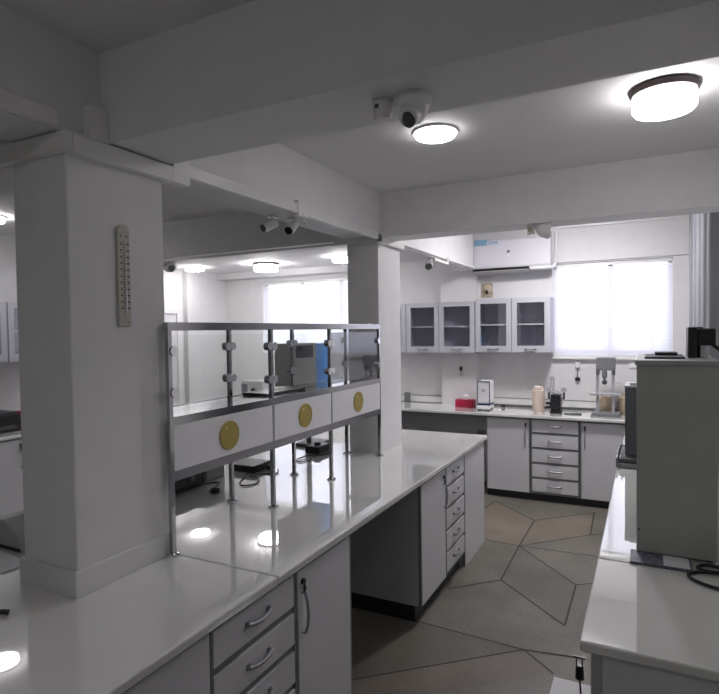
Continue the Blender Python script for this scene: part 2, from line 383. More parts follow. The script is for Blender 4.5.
base('drawer_unit', 'five drawer unit near the far end of the island', 'drawers', fi, 3.681, 4.121, 'drawers')
base('base_cabinet', 'plain handleless panel cabinet closing the far end of the island', 'cabinet', fi, 4.123, 4.69, 'panel', kick=0)
base('base_cabinet', 'plain grey panel below the island worktop at the lower left, before the drawers', 'cabinet', fi, .62, 1.343, 'panel')
# rear half of the island
fl = F((-2.56, 0, 0), (0, 1, 0), (-1, 0, 0))
for i, (a, b) in enumerate(((.7, 1.6), (1.6, 2.5), (2.5, 3.4), (3.4, 4.3))):
    pass
base('base_cabinet', 'long cabinet under the left side of the island', 'cabinet', fl, .7, 1.22, 'door', side=1, depth=.45)
base('base_cabinet', 'far cabinet under the left side of the island', 'cabinet', fl, 4.15, 4.69, 'door', side=-1, depth=.45)
# worktop slabs
def slab(name, x0, y0, x1, y1, label, z0=.868):
    o = B(x0, y0, z0, x1, y1, .9).build(name, 'counter', bevel=.006); return tag(o, label, 'worktop')
sl1 = slab('island_worktop', -2.60, -1.0, -1.20, 1.682, 'near slab of the glossy white island worktop around the near pillar')
sl2 = slab('island_worktop', -2.60, 1.686, -1.20, 4.72, 'far slab of the glossy white island worktop carrying the glass rack')
B(-2.59, 1.69, .8645, -1.206, 4.70, .868).build('underlay', 'dark', sl2)
B(-2.59, -.95, .8645, -1.206, 1.68, .868).build('underlay', 'dark', sl1)
# back run
fb = F((0, 6.02, 0), (1, 0, 0), (0, -1, 0))
GB = None
base('base_cabinet', 'single door cabinet on the back wall run, left of the drawers', 'cabinet', fb, -1.545, -1.083, 'door', side=1, depth=.55, kick=.078)
base('drawer_unit', 'five drawer unit in the middle of the back wall run', 'drawers', fb, -1.079, -.603, 'drawers', depth=.55, kick=.078)
base('base_cabinet', 'single door cabinet on the back wall run, right of the drawers', 'cabinet', fb, -.599, -.10, 'door', side=-1, depth=.55, kick=.078)
base('base_cabinet', 'last back wall cabinet in the corner behind the right bench', 'cabinet', fb, -.096, .44, 'door', side=-1, depth=.55, kick=.078)
base('base_cabinet', 'back wall cabinet below the left window', 'cabinet', fb, -3.7, -3.1, 'door', side=1, depth=.55, kick=.078)
base('base_cabinet', 'back wall cabinet toward the left corner', 'cabinet', fb, -4.4, -3.702, 'door', side=1, depth=.55, kick=.078)
sl3 = slab('back_worktop', -4.99, 5.972, .465, 6.5585, 'white worktop along the back wall below the wall cabinets')
B(-3.6, 5.985, .8635, .46, 6.55, .868).build('underlay', 'dark', sl3)
B(-3.09, 6.03, .70, -1.548, 6.048, .8636).build('apron', 'frame', sl3, label='grey apron board')
# left run
fw = F((-5.08, 0, 0), (0, 1, 0), (1, 0, 0))
ys = [1.6, 2.14, 2.68, 3.215, 3.85, 4.5]
for i in range(5):
    lb = ['near door cabinet hidden behind the pillar on the left wall run', 'grey door cabinet on the left wall run left of the handle seen by the pillar', 'left wall base cabinet with its chrome handle beside the near pillar', 'left wall base cabinet behind the near pillar', 'far left wall base cabinet before the doorway'][i]
    base('base_cabinet', lb, 'cabinet', fw, ys[i] + .001, ys[i + 1] - .001, 'door', side=1, depth=.54)
sl4 = slab('left_worktop', -5.63, 1.7, -5.055, 4.6, 'white worktop along the left wall holding the black printer')
B(-5.6, 1.75, .8635, -5.065, 4.55, .868).build('underlay', 'dark', sl4)
# right bench
slab('right_worktop', -.172, 1.70, .465, 2.352, 'near slab of the glossy white right bench')
slab('right_worktop', -.172, 2.355, .465, 5.30, 'far slab of the glossy white right bench under the grey oven')
S('trim_15', B(.468, 1.7, .9, .4795, 5.3, .98), 'duct', 'upstand behind the right bench')
ben = thing('bench_cabinet', 'grey cabinet with aluminium corner under the right bench', 'cabinet', (.15, 3.5, 0))
B(-.115, 1.752, .1, .46, 5.28, .862).build('body', 'cabside', ben)
B(-.09, 1.79, 0, .45, 5.26, .1).build('kick_board', 'dark', ben)
B(-.146, 1.742, .02, -.116, 1.772, .862).build('corner_post', 'alu', ben, bevel=.003)
B(-.115, 1.740, .03, .46, 1.751, .855).build('end_panel', 'cab', ben, bevel=.002)
fr_ = F((-.118, 0, 0), (0, 1, 0), (-1, 0, 0))
for i in range(5):
    u0 = 1.80 + i * .69; d = MB(); fr_.box(d, u0, u0 + .67, .11, .85, .0, .018); dd = d.build('door', 'cab', ben, bevel=.002); handle_v(fr_, u0 + .05, .68, dd)

# wall cabinets
def wall_cabinet(label, fr, us, z0, z1, depth, bright=()):
    t = thing('wall_cabinet', label, 'cabinet', fr.p((us[0] + us[-1]) / 2, z0, -depth / 2), 'glazed wall cabinets')
    b = MB(); u0, u1 = us[0], us[-1]
    fr.box(b, u0, u1, z0, z0 + .016, -depth, -.022); fr.box(b, u0, u1, z1 - .016, z1, -depth, -.022)
    fr.box(b, u0, u0 + .016, z0 + .016, z1 - .016, -depth, -.022); fr.box(b, u1 - .016, u1, z0 + .016, z1 - .016, -depth, -.022)
    fr.box(b, u0 + .016, u1 - .016, z0 + .016, z1 - .016, -depth, -depth + .012)
    b.build('body', 'interior', t)
    for i in range(len(us) - 2):
        mb = MB(); fr.box(mb, us[i + 1] - .008, us[i + 1] + .008, z0 + .016, z1 - .016, -depth + .014, -.024); mb.build('divider', 'interior', t)
    s = MB(); zm = (z0 + z1) / 2 + .0; fr.box(s, u0 + .018, u1 - .018, zm, zm + .016, -depth + .014, -.045); s.build('shelf', 'white', t)
    for i in range(len(us) - 1):
        a, c = us[i] + .003, us[i + 1] - .003
        d = MB(); fw_ = .054
        fr.box(d, a, a + fw_, z0, z1, -.02, 0); fr.box(d, c - fw_, c, z0, z1, -.02, 0)
        fr.box(d, a + fw_, c - fw_, z0, z0 + .070, -.02, 0); fr.box(d, a + fw_, c - fw_, z1 - fw_, z1, -.02, 0)
        dr = d.build('door', 'cabframe', t)
        g = MB(); fr.box(g, a + fw_, c - fw_, z0 + .070, z1 - fw_, -.012, -.009)
        g.build('glass_pane', 'cabglass', dr)
        handle_h(fr, (a + c) / 2, z0 + .036, dr, L=.11)
    return t
M['cabframe'] = mat('wall cabinet frame', (.60, .61, .655), rough=.35, metal=.15)
fu = F((0, 6.27, 0), (1, 0, 0), (0, -1, 0))
wall_cabinet('pair of glazed doors nearest the right window, under the air conditioner', fu, (-1.724, -1.321, -.918), 1.537, 2.128, .325)
wall_cabinet('pair of glazed wall cabinet doors just right of the far pillar', fu, (-2.560, -2.152, -1.729), 1.530, 2.110, .22)
wall_cabinet('glazed wall cabinet half hidden behind the far pillar', fu, (-2.972, -2.564), 1.530, 2.105, .325)
fuw = F((-5.30, 0, 0), (0, 1, 0), (1, 0, 0))
wall_cabinet('glazed wall cabinet at the left edge of the photo above the printer', fuw, (2.45, 2.83, 3.215), 1.55, 2.10, .345)
wall_cabinet('glazed wall cabinet on the left wall beside the near pillar', fuw, (3.225, 3.62, 4.02), 1.55, 2.105, .345)

# door in the left wall
df = MB().box(XW, 4.72, 0, XW + .03, 4.80, 2.14).box(XW, 5.68, 0, XW + .03, 5.76, 2.14).box(XW, 4.80, 2.06, XW + .03, 5.68, 2.14)
dd = S('door_1', df, 'white', 'white framed doorway in the left wall')
B(XW, 4.80, .01, XW + .012, 5.68, 2.06).build('door_leaf', 'cab', dd)
MB().cyl((XW + .012, 5.6, 1.0), (XW + .06, 5.6, 1.0), .012).cyl((XW + .06, 5.6, 1.0), (XW + .06, 5.5, 1.0), .009).build('handle', 'chrome', dd)

# ------------------------------------------------------------------ glass fronted reagent rack
RX, RB_ = -1.698, -1.965
ry = [1.664, 2.350, 2.945, 3.640]
rk = thing('glass_reagent_rack', 'stainless steel bench rack with glass panes and white panels with gold seals', 'rack', ((RX + RB_) / 2, 2.7, .9))
hw = .0095
for X in (RX, RB_):
    for y in (ry if X == RX else [1.700] + ry[1:]):
        p = B(X - hw, y - hw, .906, X + hw, y + hw, 1.806).build('post', 'steel', rk)
        MB().lathe(X, y, [(.028, .9), (.028, .906), (.020, .912)], 20).build('flange', 'chrome', p, smooth=True)
        MB().cyl((X + hw, y, 1.10), (X + hw + .003, y, 1.10), .006, n=10).build('screw', 'chrome', p)
    B(X - hw - .002, (ry[0] if X == RX else 1.70) - hw - .002, 1.806, X + hw + .002, ry[3] + hw + .002, 1.838).build('top_rail', 'steel', rk)
for y in (1.70, ry[3]):
    B(RB_ + hw, y - hw, 1.807, RX - hw, y + hw, 1.837).build('cross_rail', 'steel', rk)
    B(RB_ + hw, y - hw, 1.21, RX - hw, y + hw, 1.236).build('cross_rail', 'steel', rk)
for i in range(3):
    y0, y1 = ry[i] + hw, ry[i + 1] - hw
    yc = (y0 + y1) / 2
    B(RX - hw, y0, 1.424, RX + hw, y1, 1.458).build('shelf_bar', 'steel', rk)
    B(RX - hw, y0, 1.200, RX + hw, y1, 1.240).build('lower_bar', 'steel', rk)
    B(RB_ - hw, max(y0, 1.7095), 1.424, RB_ + hw, y1, 1.458).build('shelf_bar', 'steel', rk)
    B(RB_ + hw, max(y0, 1.7095), 1.444, RX - hw, y1, 1.456).build('shelf', 'shelfmat', rk)
    pn = B(RX - .002, y0, 1.2405, RX + .010, y1, 1.4235).build('white_panel', 'panel', rk)
    sx = RX + .0105; zc = 1.330
    MB().lathe(0, yc + .0, [(.066, sx), (.066, sx + .004), (.062, sx + .0055), (.0615, sx + .0035), (.02, sx + .0045)], 40, axis='x', cz=zc).build('gold_seal', ['gold'], pn, smooth=True, label='round gold seal')
    B(sx + .0044, yc - .030, zc + .030, sx + .0052, yc - .018, zc + .044).build('seal_highlight', 'goldglint', pn)  # small pale block stands in for a highlight on the seal
    for X in (RX, RB_):
        gp = B(X - .003, (y0 if X == RX else max(y0, 1.7095)) + .016, 1.474, X + .003, y1 - .016, 1.785).build('glass_pane', 'darkglass' if (i == 2 and X == RX) else 'glass', rk)
        for yy in ((y0 if X == RX else max(y0, 1.7095)) + .010, y1 - .010):
            for zz in (1.555, 1.722):
                s = 1
                MB().cyl((X - .015, yy, zz), (X + .015, yy, zz), .021, n=20).box(X - .008, min(yy, yy + (-.02 if yy < yc else .02)), zz - .009, X + .008, max(yy, yy + (-.02 if yy < yc else .02)), zz + .009).build('glass_clamp', 'chrome', rk, smooth=True)
for y in (3.47, 3.60):
    MB().cyl((RX, y, 1.838), (RX, y, 1.848), .009, n=10).build('cap_screw', 'chrome', rk)

# things on the island
t = thing('benchtop_analyser', 'grey benchtop instrument with dark screen and blue side behind the rack', 'instrument', (-2.36, 3.66, .9))
M['insgrey'] = mat('warm grey enamel', (.44, .43, .41), rough=.45)
B(-2.44, 3.42, 1.395, -2.27, 3.735, 1.707).build('body', 'insgrey', t, bevel=.006)
B(-2.44, 3.735, 1.395, -2.272, 3.915, 1.70).build('side_cover', 'blue', t, bevel=.004, label='bright blue side cover')
B(-2.272, 3.45, 1.60, -2.266, 3.68, 1.69).build('screen', 'darkgrey', t)
MB().cyl((-2.27, 3.50, 1.665), (-2.25, 3.50, 1.665), .02).build('knob', 'black', t)
MB().cyl((-2.36, 3.75, .925), (-2.36, 3.75, 1.395), .02).build('stand_column', 'midgrey', t, smooth=True)
B(-2.46, 3.69, .9, -2.27, 3.93, .925).build('stand_base', 'darkgrey', t, bevel=.004)

t = thing('power_box', 'black power unit under the left end of the rack', 'device', (-2.43, 2.35, .9))
B(-2.56, 2.12, .905, -2.315, 2.53, 1.02).build('body', 'black', t, bevel=.01)
B(-2.315, 2.30, .93, -2.311, 2.5, 1.0).build('front_plate', 'darkgrey', t)
MB().cyl((-2.311, 2.42, .965), (-2.303, 2.42, .965), .018).build('knob', 'midgrey', t)
t = thing('white_container', 'small white square container behind the black power unit', 'container', (-2.44, 2.68, .9))
B(-2.52, 2.60, .9, -2.36, 2.76, 1.05).build('body', 'lgrey', t, bevel=.008); B(-2.525, 2.595, 1.05, -2.355, 2.765, 1.066).build('lid', 'white', t, bevel=.004)
t = thing('power_adaptor', 'flat black power adaptor lying behind the second rack post', 'adaptor', (-2.32, 2.96, .9))
B(-2.42, 2.86, .9, -2.22, 3.06, .945).build('body', 'black', t, bevel=.008)
B(-2.222, 2.90, .91, -2.216, 2.94, .93).build('socket', 'darkgrey', t)
def plug(name, label, loc, dirv, grp=None):
    t = thing(name, label, 'plug', loc, grp); x, y, z = loc; d = Vector(dirv).normalized()
    c = Vector((x, y, z + .02)); s_ = Vector((-d.y, d.x, 0))
    MB().cyl(c - d * .022, c + d * .022, .019, .015, n=14).build('body', 'black', t, smooth=True)
    mb = MB()
    for k in (-1, 1): mb.cyl(c + d * .022 + s_ * .006 * k, c + d * .04 + s_ * .006 * k, .0025, n=8)
    mb.build('pins', 'chrome', t)
plug('power_plug', 'black mains plug lying by the first rear rack post', (-2.13, 2.41, .9), (1, .5, 0))
plug('power_plug', 'black mains plug lying beside the flat power adaptor', (-2.17, 2.98, .9), (1, -.3, 0))
def cable(name, label, pts, r=.004, grp=None):
    # smooth path through points
    P = [Vector(p) for p in pts]; Q = []
    for i in range(len(P) - 1):
        a, b, c, d = P[max(i - 1, 0)], P[i], P[i + 1], P[min(i + 2, len(P) - 1)]
        for k in range(8):
            t = k / 8; Q.append(.5 * ((2 * b) + (c - a) * t + (2 * a - 5 * b + 4 * c - d) * t * t + (3 * b - a - 3 * c + d) * t ** 3))
    Q.append(P[-1])
    return tag(MB().tube(Q, r, 8).build(name, 'black', smooth=True), label, 'cable')
cable('power_cable', 'black cable running from the power unit to the plug under the rack', [(-2.33, 2.54, .906), (-2.27, 2.60, .905), (-2.22, 2.50, .905), (-2.20, 2.44, .905), (-2.165, 2.40, .914)])
cable('power_cable', 'coiled black cable beside the flat adaptor under the rack', [(-2.24, 2.84, .905), (-2.16, 2.66, .905), (-2.09, 2.60, .906), (-2.05, 2.66, .905), (-2.10, 2.76, .905), (-2.19, 2.78, .912), (-2.14, 2.88, .905), (-2.08, 2.92, .906), (-2.12, 2.99, .912)])
t = thing('bench_switch_box', 'black switch box with cables under the middle of the rack', 'device', (-2.20, 3.60, .9))
B(-2.24, 3.50, .9, -2.12, 3.68, .955).build('body', 'black', t, bevel=.008); MB().cyl((-2.18, 3.58, .955), (-2.18, 3.58, .975), .025).build('knob', 'darkgrey', t)
cable('power_cable', 'looped black cable in front of the switch box under the rack', [(-2.13, 3.49, .905), (-2.08, 3.35, .905), (-2.11, 3.24, .906), (-2.17, 3.28, .905), (-2.15, 3.40, .911), (-2.08, 3.49, .905), (-2.06, 3.58, .905)])

t = thing('grey_bench_scale', 'small wedge shaped grey device left of the near pillar', 'device', (-2.42, 1.50, .9))
MB().prism([(-2.50, .9), (-2.30, .9), (-2.30, .96), (-2.42, 1.02), (-2.50, 1.01)], 'y', 1.42, 1.62).build('body', 'lgrey', t, bevel=.006)
B(-2.50, 1.418, .9, -2.30, 1.422, .915).build('base', 'black', t)
pg = MB(); n = 10
rings = []
for i in range(n + 1):
    u = i / n; x = -2.46 + .30 * u; z = .902 + .028 * math.sin(u * PI) * (1 - u)
    rings.append([(x, 1.26, z), (x, 1.37, z), (x, 1.37, z + .001), (x, 1.26, z + .001)])
pg.ring_loft(rings); tag(pg.build('paper_sheet', 'paper'), 'curled white paper sheet at the left edge of the island', 'paper')
tag(MB().tube([(-1.94, 1.03, .908), (-1.90, 1.045, .908), (-1.835, 1.075, .910), (-1.825, 1.085, .906)], .008, 10).build('marker_pen', 'black', smooth=True), 'black pen tip at the left edge on the island worktop', 'pen')

# thermometer on the near pillar
t = thing('wall_thermometer', 'long ivory wall thermometer hanging on the near pillar', 'thermometer', (-1.715, 1.473, 1.82))
B(-1.722, 1.447, 1.822, -1.712, 1.500, 2.168).build('board', 'ivory', t, bevel=.004)
MB().lathe(0, 1.473, [(.0265, -1.7215), (.0265, -1.7125)], 20, axis='x', cz=2.168).build('top_cap', 'ivory', t)
MB().cyl((-1.711, 1.478, 1.87), (-1.711, 1.478, 2.13), .003, n=8).build('glass_tube', 'chrome', t)
sc = MB()
for i in range(26):
    z = 1.885 + i * .0098; sc.box(-1.712, 1.464, z, -1.7112, 1.474, z + .0025)
for i in range(11):
    z = 1.885 + i * .0235; sc.box(-1.712, 1.485, z, -1.7112, 1.4945, z + .006); sc.box(-1.712, 1.4555, z, -1.7112, 1.462, z + .006)
sc.box(-1.712, 1.480, 1.833, -1.7112, 1.494, 1.836)
sc.box(-1.712, 1.459, 2.148, -1.7112, 1.463, 2.156).box(-1.712, 1.482, 2.148, -1.7112, 1.488, 2.156)
sc.build('scale_marks', 'darkgrey', t)

# ------------------------------------------------------------------ right bench things
M['ovenside'] = M['oven']
t = thing('drying_oven', 'tall grey green steel cabinet oven standing on the right bench', 'oven', (.10, 2.72, .9))
B(-.037, 2.46, .912, .237, 2.98, 1.645).build('body', 'oven', t, bevel=.003)
B(-.043, 2.452, 1.645, .243, 2.99, 1.664).build('top_plate', 'oventop', t, bevel=.003)
B(-.041, 2.99, .93, .241, 3.0, 1.63).build('door', 'oventop', t)
for x in (-.01, .21):
    for y in (2.50, 2.94): MB().cyl((x, y, .9), (x, y, .912), .014, n=12).build('foot', 'black', t)
MB().cyl((-.028, 2.46, 1.0), (-.028, 2.455, 1.0), .004, n=8).build('screw', 'black', t)
tag(B(-.058, 2.345, .9, .148, 2.475, .9105).build('booklet', 'cover', bevel=.001), 'printed booklet pushed partly under the grey oven', 'booklet')
t = bpy.data.objects['booklet']
B(.055, 2.35, .9105, .140, 2.455, .9115).build('pale_page', 'paper', t)
cable('power_cable', 'thick black cable looping over the right bench beside the oven', [(.42, 2.43, .907), (.30, 2.415, .907), (.20, 2.43, .907), (.165, 2.39, .907), (.20, 2.35, .914), (.30, 2.34, .920), (.38, 2.32, .907), (.34, 2.24, .907), (.22, 2.225, .907), (.145, 2.27, .907), (.135, 2.32, .907), (.18, 2.355, .907), (.27, 2.375, .907)], .006)
t = thing('black_pump', 'black device with hose standing on top of the oven at the right edge', 'device', (.19, 2.72, 1.664))
B(.148, 2.66, 1.664, .180, 2.80, 1.79).box(.180, 2.72, 1.664, .206, 2.80, 1.79).build('upright', 'black', t, bevel=.004)
B(.180, 2.66, 1.715, .246, 2.80, 1.784).build('head', 'black', t, bevel=.006)
MB().cyl((.206, 2.67, 1.664), (.206, 2.67, 1.715), .015).build('grey_cylinder', 'lgrey', t, smooth=True)
MB().tube([(.235, 2.70, 1.72), (.255, 2.68, 1.70), (.285, 2.64, 1.676), (.33, 2.63, 1.675), (.45, 2.64, 1.68)], .008).build('hose', 'black', t, smooth=True)
tag(B(.03, 2.74, 1.6715, .115, 2.86, 1.683).build('notebook', 'darkgrey', bevel=.002), 'small dark notebook lying on the oven top', 'notebook')
tag(B(-.01, 2.58, 1.664, .135, 2.88, 1.671).build('folder', 'black', bevel=.002), 'thin black folder beneath the notebook on the oven', 'folder')
t = thing('instrument_box', 'dark grey instrument box on a tray left of the oven', 'instrument', (-.07, 4.2, .9))
M['dkg'] = mat('dark slate enamel', (.085, .095, .10), rough=.4)
B(-.130, 4.08, .955, .10, 4.36, 1.400).build('body', 'dkg', t, bevel=.004)
B(-.134, 4.075, 1.400, .104, 4.365, 1.412).build('lid', 'lgrey', t, bevel=.003)
MB().prism([(-.150, .955), (-.148, 1.0), (-.125, .955)], 'y', 4.0, 4.076).build('bracket', 'white', t)
B(-.10, 4.1, 1.412, -.04, 4.2, 1.428).build('vent_cap', 'lgrey', t)
tr = MB().box(-.178, 3.93, .903, .14, 4.42, .925).box(-.178, 3.93, .925, -.168, 4.42, .965).box(-.168, 3.93, .925, .10, 3.94, .93).box(-.168, 4.41, .925, .10, 4.42, .96)
tr.build('tray', 'midgrey', t, bevel=.002); B(-.16, 3.95, .925, .13, 4.40, .955).build('base_plate', 'darkgrey', t)
B(-.12, 4.0, .9, .06, 4.3, .903).build('foot_pad', 'black', t)

# hanging plug, white box on floor
t = thing('hanging_plug', 'black plug hanging by its cord from the near corner of the right bench', 'plug', (-.195, 1.93, .64))
MB().cyl((-.195, 1.93, .655), (-.195, 1.93, .70), .014, .012, n=14).build('body', 'black', t, smooth=True)
MB().cyl((-.205, 1.93, .70), (-.205, 1.93, .722), .0022, n=6).cyl((-.187, 1.93, .70), (-.187, 1.93, .722), .0022, n=6).box(-.215, 1.925, .722, -.178, 1.935, .727).build('pins', 'black', t)
MB().tube([(-.195, 1.93, .655), (-.190, 1.92, .60), (-.175, 1.90, .4), (-.17, 1.88, .2), (-.165, 1.86, .01)], .003).build('cord', 'black', t, smooth=True)
t = thing('white_carton', 'plain white carton on the floor beside the right bench', 'box', (-.30, 2.65, 0))
B(-.398, 2.42, 0, -.185, 2.80, .118).build('body', 'paper', t, bevel=.003)
MB().box(-.398, 2.42, .1182, -.293, 2.80, .1195).box(-.291, 2.42, .1182, -.185, 2.80, .1195).build('flaps', 'paper', t)

# ------------------------------------------------------------------ back worktop things
t = thing('tissue_box', 'dark red tissue box standing on the back worktop', 'box', (-1.87, 6.36, .9))
B(-1.975, 6.30, .9, -1.765, 6.42, .988).build('box', 'red', t, bevel=.004)
MB().ring_loft([[(-1.90, 6.35, .988), (-1.84, 6.35, .988), (-1.84, 6.37, .988), (-1.90, 6.37, .988)], [(-1.895, 6.34, 1.03), (-1.835, 6.345, 1.02), (-1.84, 6.375, 1.035), (-1.89, 6.38, 1.02)], [(-1.87, 6.355, 1.05), (-1.86, 6.355, 1.052), (-1.86, 6.365, 1.05), (-1.87, 6.365, 1.048)]]).build('tissue', 'paper', t)
t = thing('benchtop_instrument', 'white boxy instrument with blue edging on the back worktop', 'instrument', (-1.60, 6.22, .9))
B(-1.675, 6.12, .915, -1.535, 6.34, .955).build('base', 'white', t, bevel=.006)
B(-1.675, 6.155, .972, -1.535, 6.34, 1.225).build('body', 'white', t, bevel=.010)
M['bluedark'] = mat('dark blue trim', (.03, .045, .12), rough=.4)
B(-1.672, 6.14, .955, -1.538, 6.338, .972).build('blue_band', 'bluedark', t)
MB().box(-1.677, 6.148, .975, -1.671, 6.156, 1.222).box(-1.539, 6.148, .975, -1.533, 6.156, 1.222).box(-1.671, 6.148, 1.215, -1.539, 6.156, 1.222).box(-1.677, 6.156, 1.222, -1.671, 6.33, 1.228).build('edge_trim', 'bluedark', t)
MB().lathe(-1.605, 0, [(.022, 6.1545), (.022, 6.151)], 20, axis='y', cz=1.12).build('badge', 'lgrey', t)
for x in (-1.66, -1.55): B(x - .01, 6.14, .9, x + .01, 6.32, .915).build('foot', 'black', t)
plug('power_plug', 'black round plug lying on the back worktop beside the white instrument', (-1.46, 6.45, .9), (-1, -.4, 0))
t = thing('storage_jar', 'tall cream plastic jar with lid on the back worktop', 'jar', (-1.045, 6.30, .9))
MB().lathe(-1.045, 6.30, [(.062, .9), (.066, .91), (.066, 1.10), (.060, 1.125), (.045, 1.135)], 26).build('body', 'cream', t, smooth=True)
M['creamlid'] = mat('pale pink lid', (.72, .6, .53), rough=.4)
MB().lathe(-1.045, 6.30, [(.050, 1.135), (.050, 1.165), (.045, 1.172)], 26).build('lid', 'creamlid', t, smooth=True)
t = thing('vacuum_pump', 'black pump with two chrome gauges between the cream jar and the glass stand', 'pump', (-.86, 6.25, .9))
B(-.91, 6.17, .905, -.80, 6.32, .925).build('base', 'black', t, bevel=.003)
MB().cyl((-.855, 6.16, 1.0), (-.855, 6.32, 1.0), .055, n=24).build('motor', 'black', t, smooth=True)
B(-.905, 6.18, .925, -.805, 6.30, 1.10).build('body', 'black', t, bevel=.008)
MB().tube([(-.89, 6.2, 1.09), (-.89, 6.2, 1.125), (-.87, 6.2, 1.135), (-.84, 6.2, 1.135), (-.82, 6.2, 1.125), (-.82, 6.2, 1.09)], .008).build('carry_handle', 'lgrey', t, smooth=True)
for x in (-.925, -.775):
    mb = MB(); mb.cyl((x, 6.22, 1.05), (x, 6.22, 1.12), .011, n=12)
    if x < -.9: mb.cyl((x, 6.22, 1.055), (-.89, 6.22, 1.055), .008, n=10)
    else: mb.cyl((x, 6.22, 1.055), (-.82, 6.22, 1.055), .008, n=10)
    mb.build('fitting', 'darkgrey', t, smooth=True)
    MB().cyl((x, 6.20, 1.148), (x, 6.235, 1.148), .027, n=20).build('gauge', 'alu', t, smooth=True)
for z in (.96, 1.0): MB().cyl((-.96, 6.24, z), (-.90, 6.24, z), .014, n=12).build('hose_port', 'black', t, smooth=True)
t2 = thing('glass_cylinder', 'slim clear measuring cylinder behind the black pump', 'glassware', (-.92, 6.43, .9))
M['glasslab'] = mat('lab glass', (.8, .84, .86), rough=.15, trans=.6)
MB().lathe(-.92, 6.43, [(.035, .9), (.035, .908), (.024, .912), (.024, 1.25), (.027, 1.255)], 20).build('tube', 'glasslab', t2, smooth=True)
MB().lathe(-.92, 6.43, [(.018, 1.255), (.018, 1.27), (.012, 1.275)], 16).build('stopper', 'lgrey', t2)
t = thing('flat_tool', 'flat black tool lying right of the pump', 'tool', (-.71, 6.2, .9))
B(-.77, 6.17, .9, -.66, 6.21, .910).build('blade', 'black', t, bevel=.002); MB().cyl((-.66, 6.19, .908), (-.60, 6.20, .908), .008, n=10).build('grip', 'black', t, smooth=True)
t = thing('glass_beaker', 'small clear beaker on the back worktop left of the stand', 'beaker', (-.70, 6.36, .9))
MB().lathe(-.70, 6.36, [(.04, .9), (.042, .905), (.042, .99), (.044, .995)], 20).build('cup', 'glass', t, smooth=True)
t = thing('testing_stand', 'two column steel test stand with square platform on the back worktop', 'instrument', (-.38, 6.25, .9))
MB().prism([(-.515, .9), (-.235, .9), (-.245, .935), (-.50, .935)], 'y', 6.12, 6.36).build('base', 'midgrey', t, bevel=.004)
for x in (-.452, -.305): B(x - .014, 6.24, .935, x + .014, 6.27, 1.325).build('column', 'alu', t)
B(-.465, 6.20, 1.36, -.285, 6.33, 1.495).box(-.465, 6.22, 1.31, -.43, 6.31, 1.36).box(-.32, 6.22, 1.31, -.285, 6.31, 1.36).build('head', 'midgrey', t, bevel=.006)
M['headg'] = mat('head grey', (.24, .24, .26), rough=.4, metal=.3); bpy.data.objects['head.001' if 'head.001' in bpy.data.objects else 'head'].data.materials[0] = M['headg']
MB().lathe(-.385, 6.22, [(.018, 1.365), (.026, 1.34), (.026, 1.29), (.010, 1.275), (.010, 1.26)], 18).build('spindle', 'midgrey', t, smooth=True)
MB().ell((-.385, 6.22, 1.24), .026, .026, .026).build('spindle_knob', 'darkgrey', t, smooth=True)
B(-.52, 6.20, 1.105, -.235, 6.30, 1.125).build('platform', 'alu', t)
MB().cyl((-.30, 6.24, 1.235), (-.24, 6.24, 1.235), .008, n=10).build('clamp_screw', 'chrome', t)
t = thing('liquid_jar', 'wide straw coloured jar under the test stand', 'jar', (-.385, 6.46, .9))
MB().lathe(-.385, 6.47, [(.075, .9), (.08, .91), (.08, 1.06), (.06, 1.085)], 26).build('body', 'amber', t, smooth=True); MB().lathe(-.385, 6.47, [(.06, 1.085), (.06, 1.10), (.055, 1.103)], 26).build('lid', 'cream', t, smooth=True)
t = thing('liquid_jar', 'tan jar at the right of the test stand, next to the dark instrument', 'jar', (-.215, 6.44, .9))
MB().lathe(-.205, 6.46, [(.055, .9), (.058, .91), (.058, 1.07), (.04, 1.09)], 24).build('body', 'amber', t, smooth=True); MB().lathe(-.205, 6.46, [(.035, 1.09), (.035, 1.11)], 20).build('lid', 'cream', t, smooth=True)
# wall fittings at the back
t = thing('wall_sprayer', 'white wall fitting with hanging black nozzle under the right window', 'fitting', (-.68, 6.57, 1.30))
B(-.70, 6.565, 1.36, -.655, 6.5995, 1.42).build('bracket', 'white', t, bevel=.006)
MB().cyl((-.677, 6.575, 1.26), (-.677, 6.575, 1.36), .006, n=10).build('stem', 'midgrey', t); MB().ell((-.677, 6.575, 1.235), .028, .018, .024).build('nozzle', 'black', t, smooth=True)
t = thing('wall_hook', 'black wall clip with white cord on the pilaster above the tissue box', 'fitting', (-1.96, 6.49, 1.23))
B(-1.975, 6.485, 1.31, -1.942, 6.4995, 1.355).build('clip', 'black', t, bevel=.003); B(-1.966, 6.49, 1.24, -1.95, 6.4995, 1.31).build('cord', 'lgrey', t)
t = thing('wall_bell', 'round beige wall fixture under the left end of the air conditioner', 'fitting', (-1.66, 6.57, 2.19))
MB().box(-1.735, 6.588, 2.165, -1.60, 6.5995, 2.33).build('back_plate', 'beige', t, bevel=.004)
M['beigeL'] = mat('beige cap', (.55, .47, .36), rough=.5)
MB().lathe(-1.655, 0, [(.052, 6.588), (.050, 6.57), (.028, 6.558)], 24, axis='y', cz=2.26).build('dial', 'beigeL', t, smooth=True)
B(-1.675, 6.552, 2.20, -1.650, 6.5575, 2.245).build('lever', 'black', t)
t = thing('wall_socket', 'white socket on the wall right of the test stand', 'socket', (-.13, 6.58, 1.36))
B(-.165, 6.585, 1.365, -.10, 6.5995, 1.415).build('plate', 'white', t, bevel=.003)
# small end block of trunking by far pillar
tag(B(-2.70, 6.53, .902, -2.63, 6.5635, 1.02).build('socket_block', 'midgrey', bevel=.004), 'grey socket block on the back worktop beside the far pillar', 'socket')

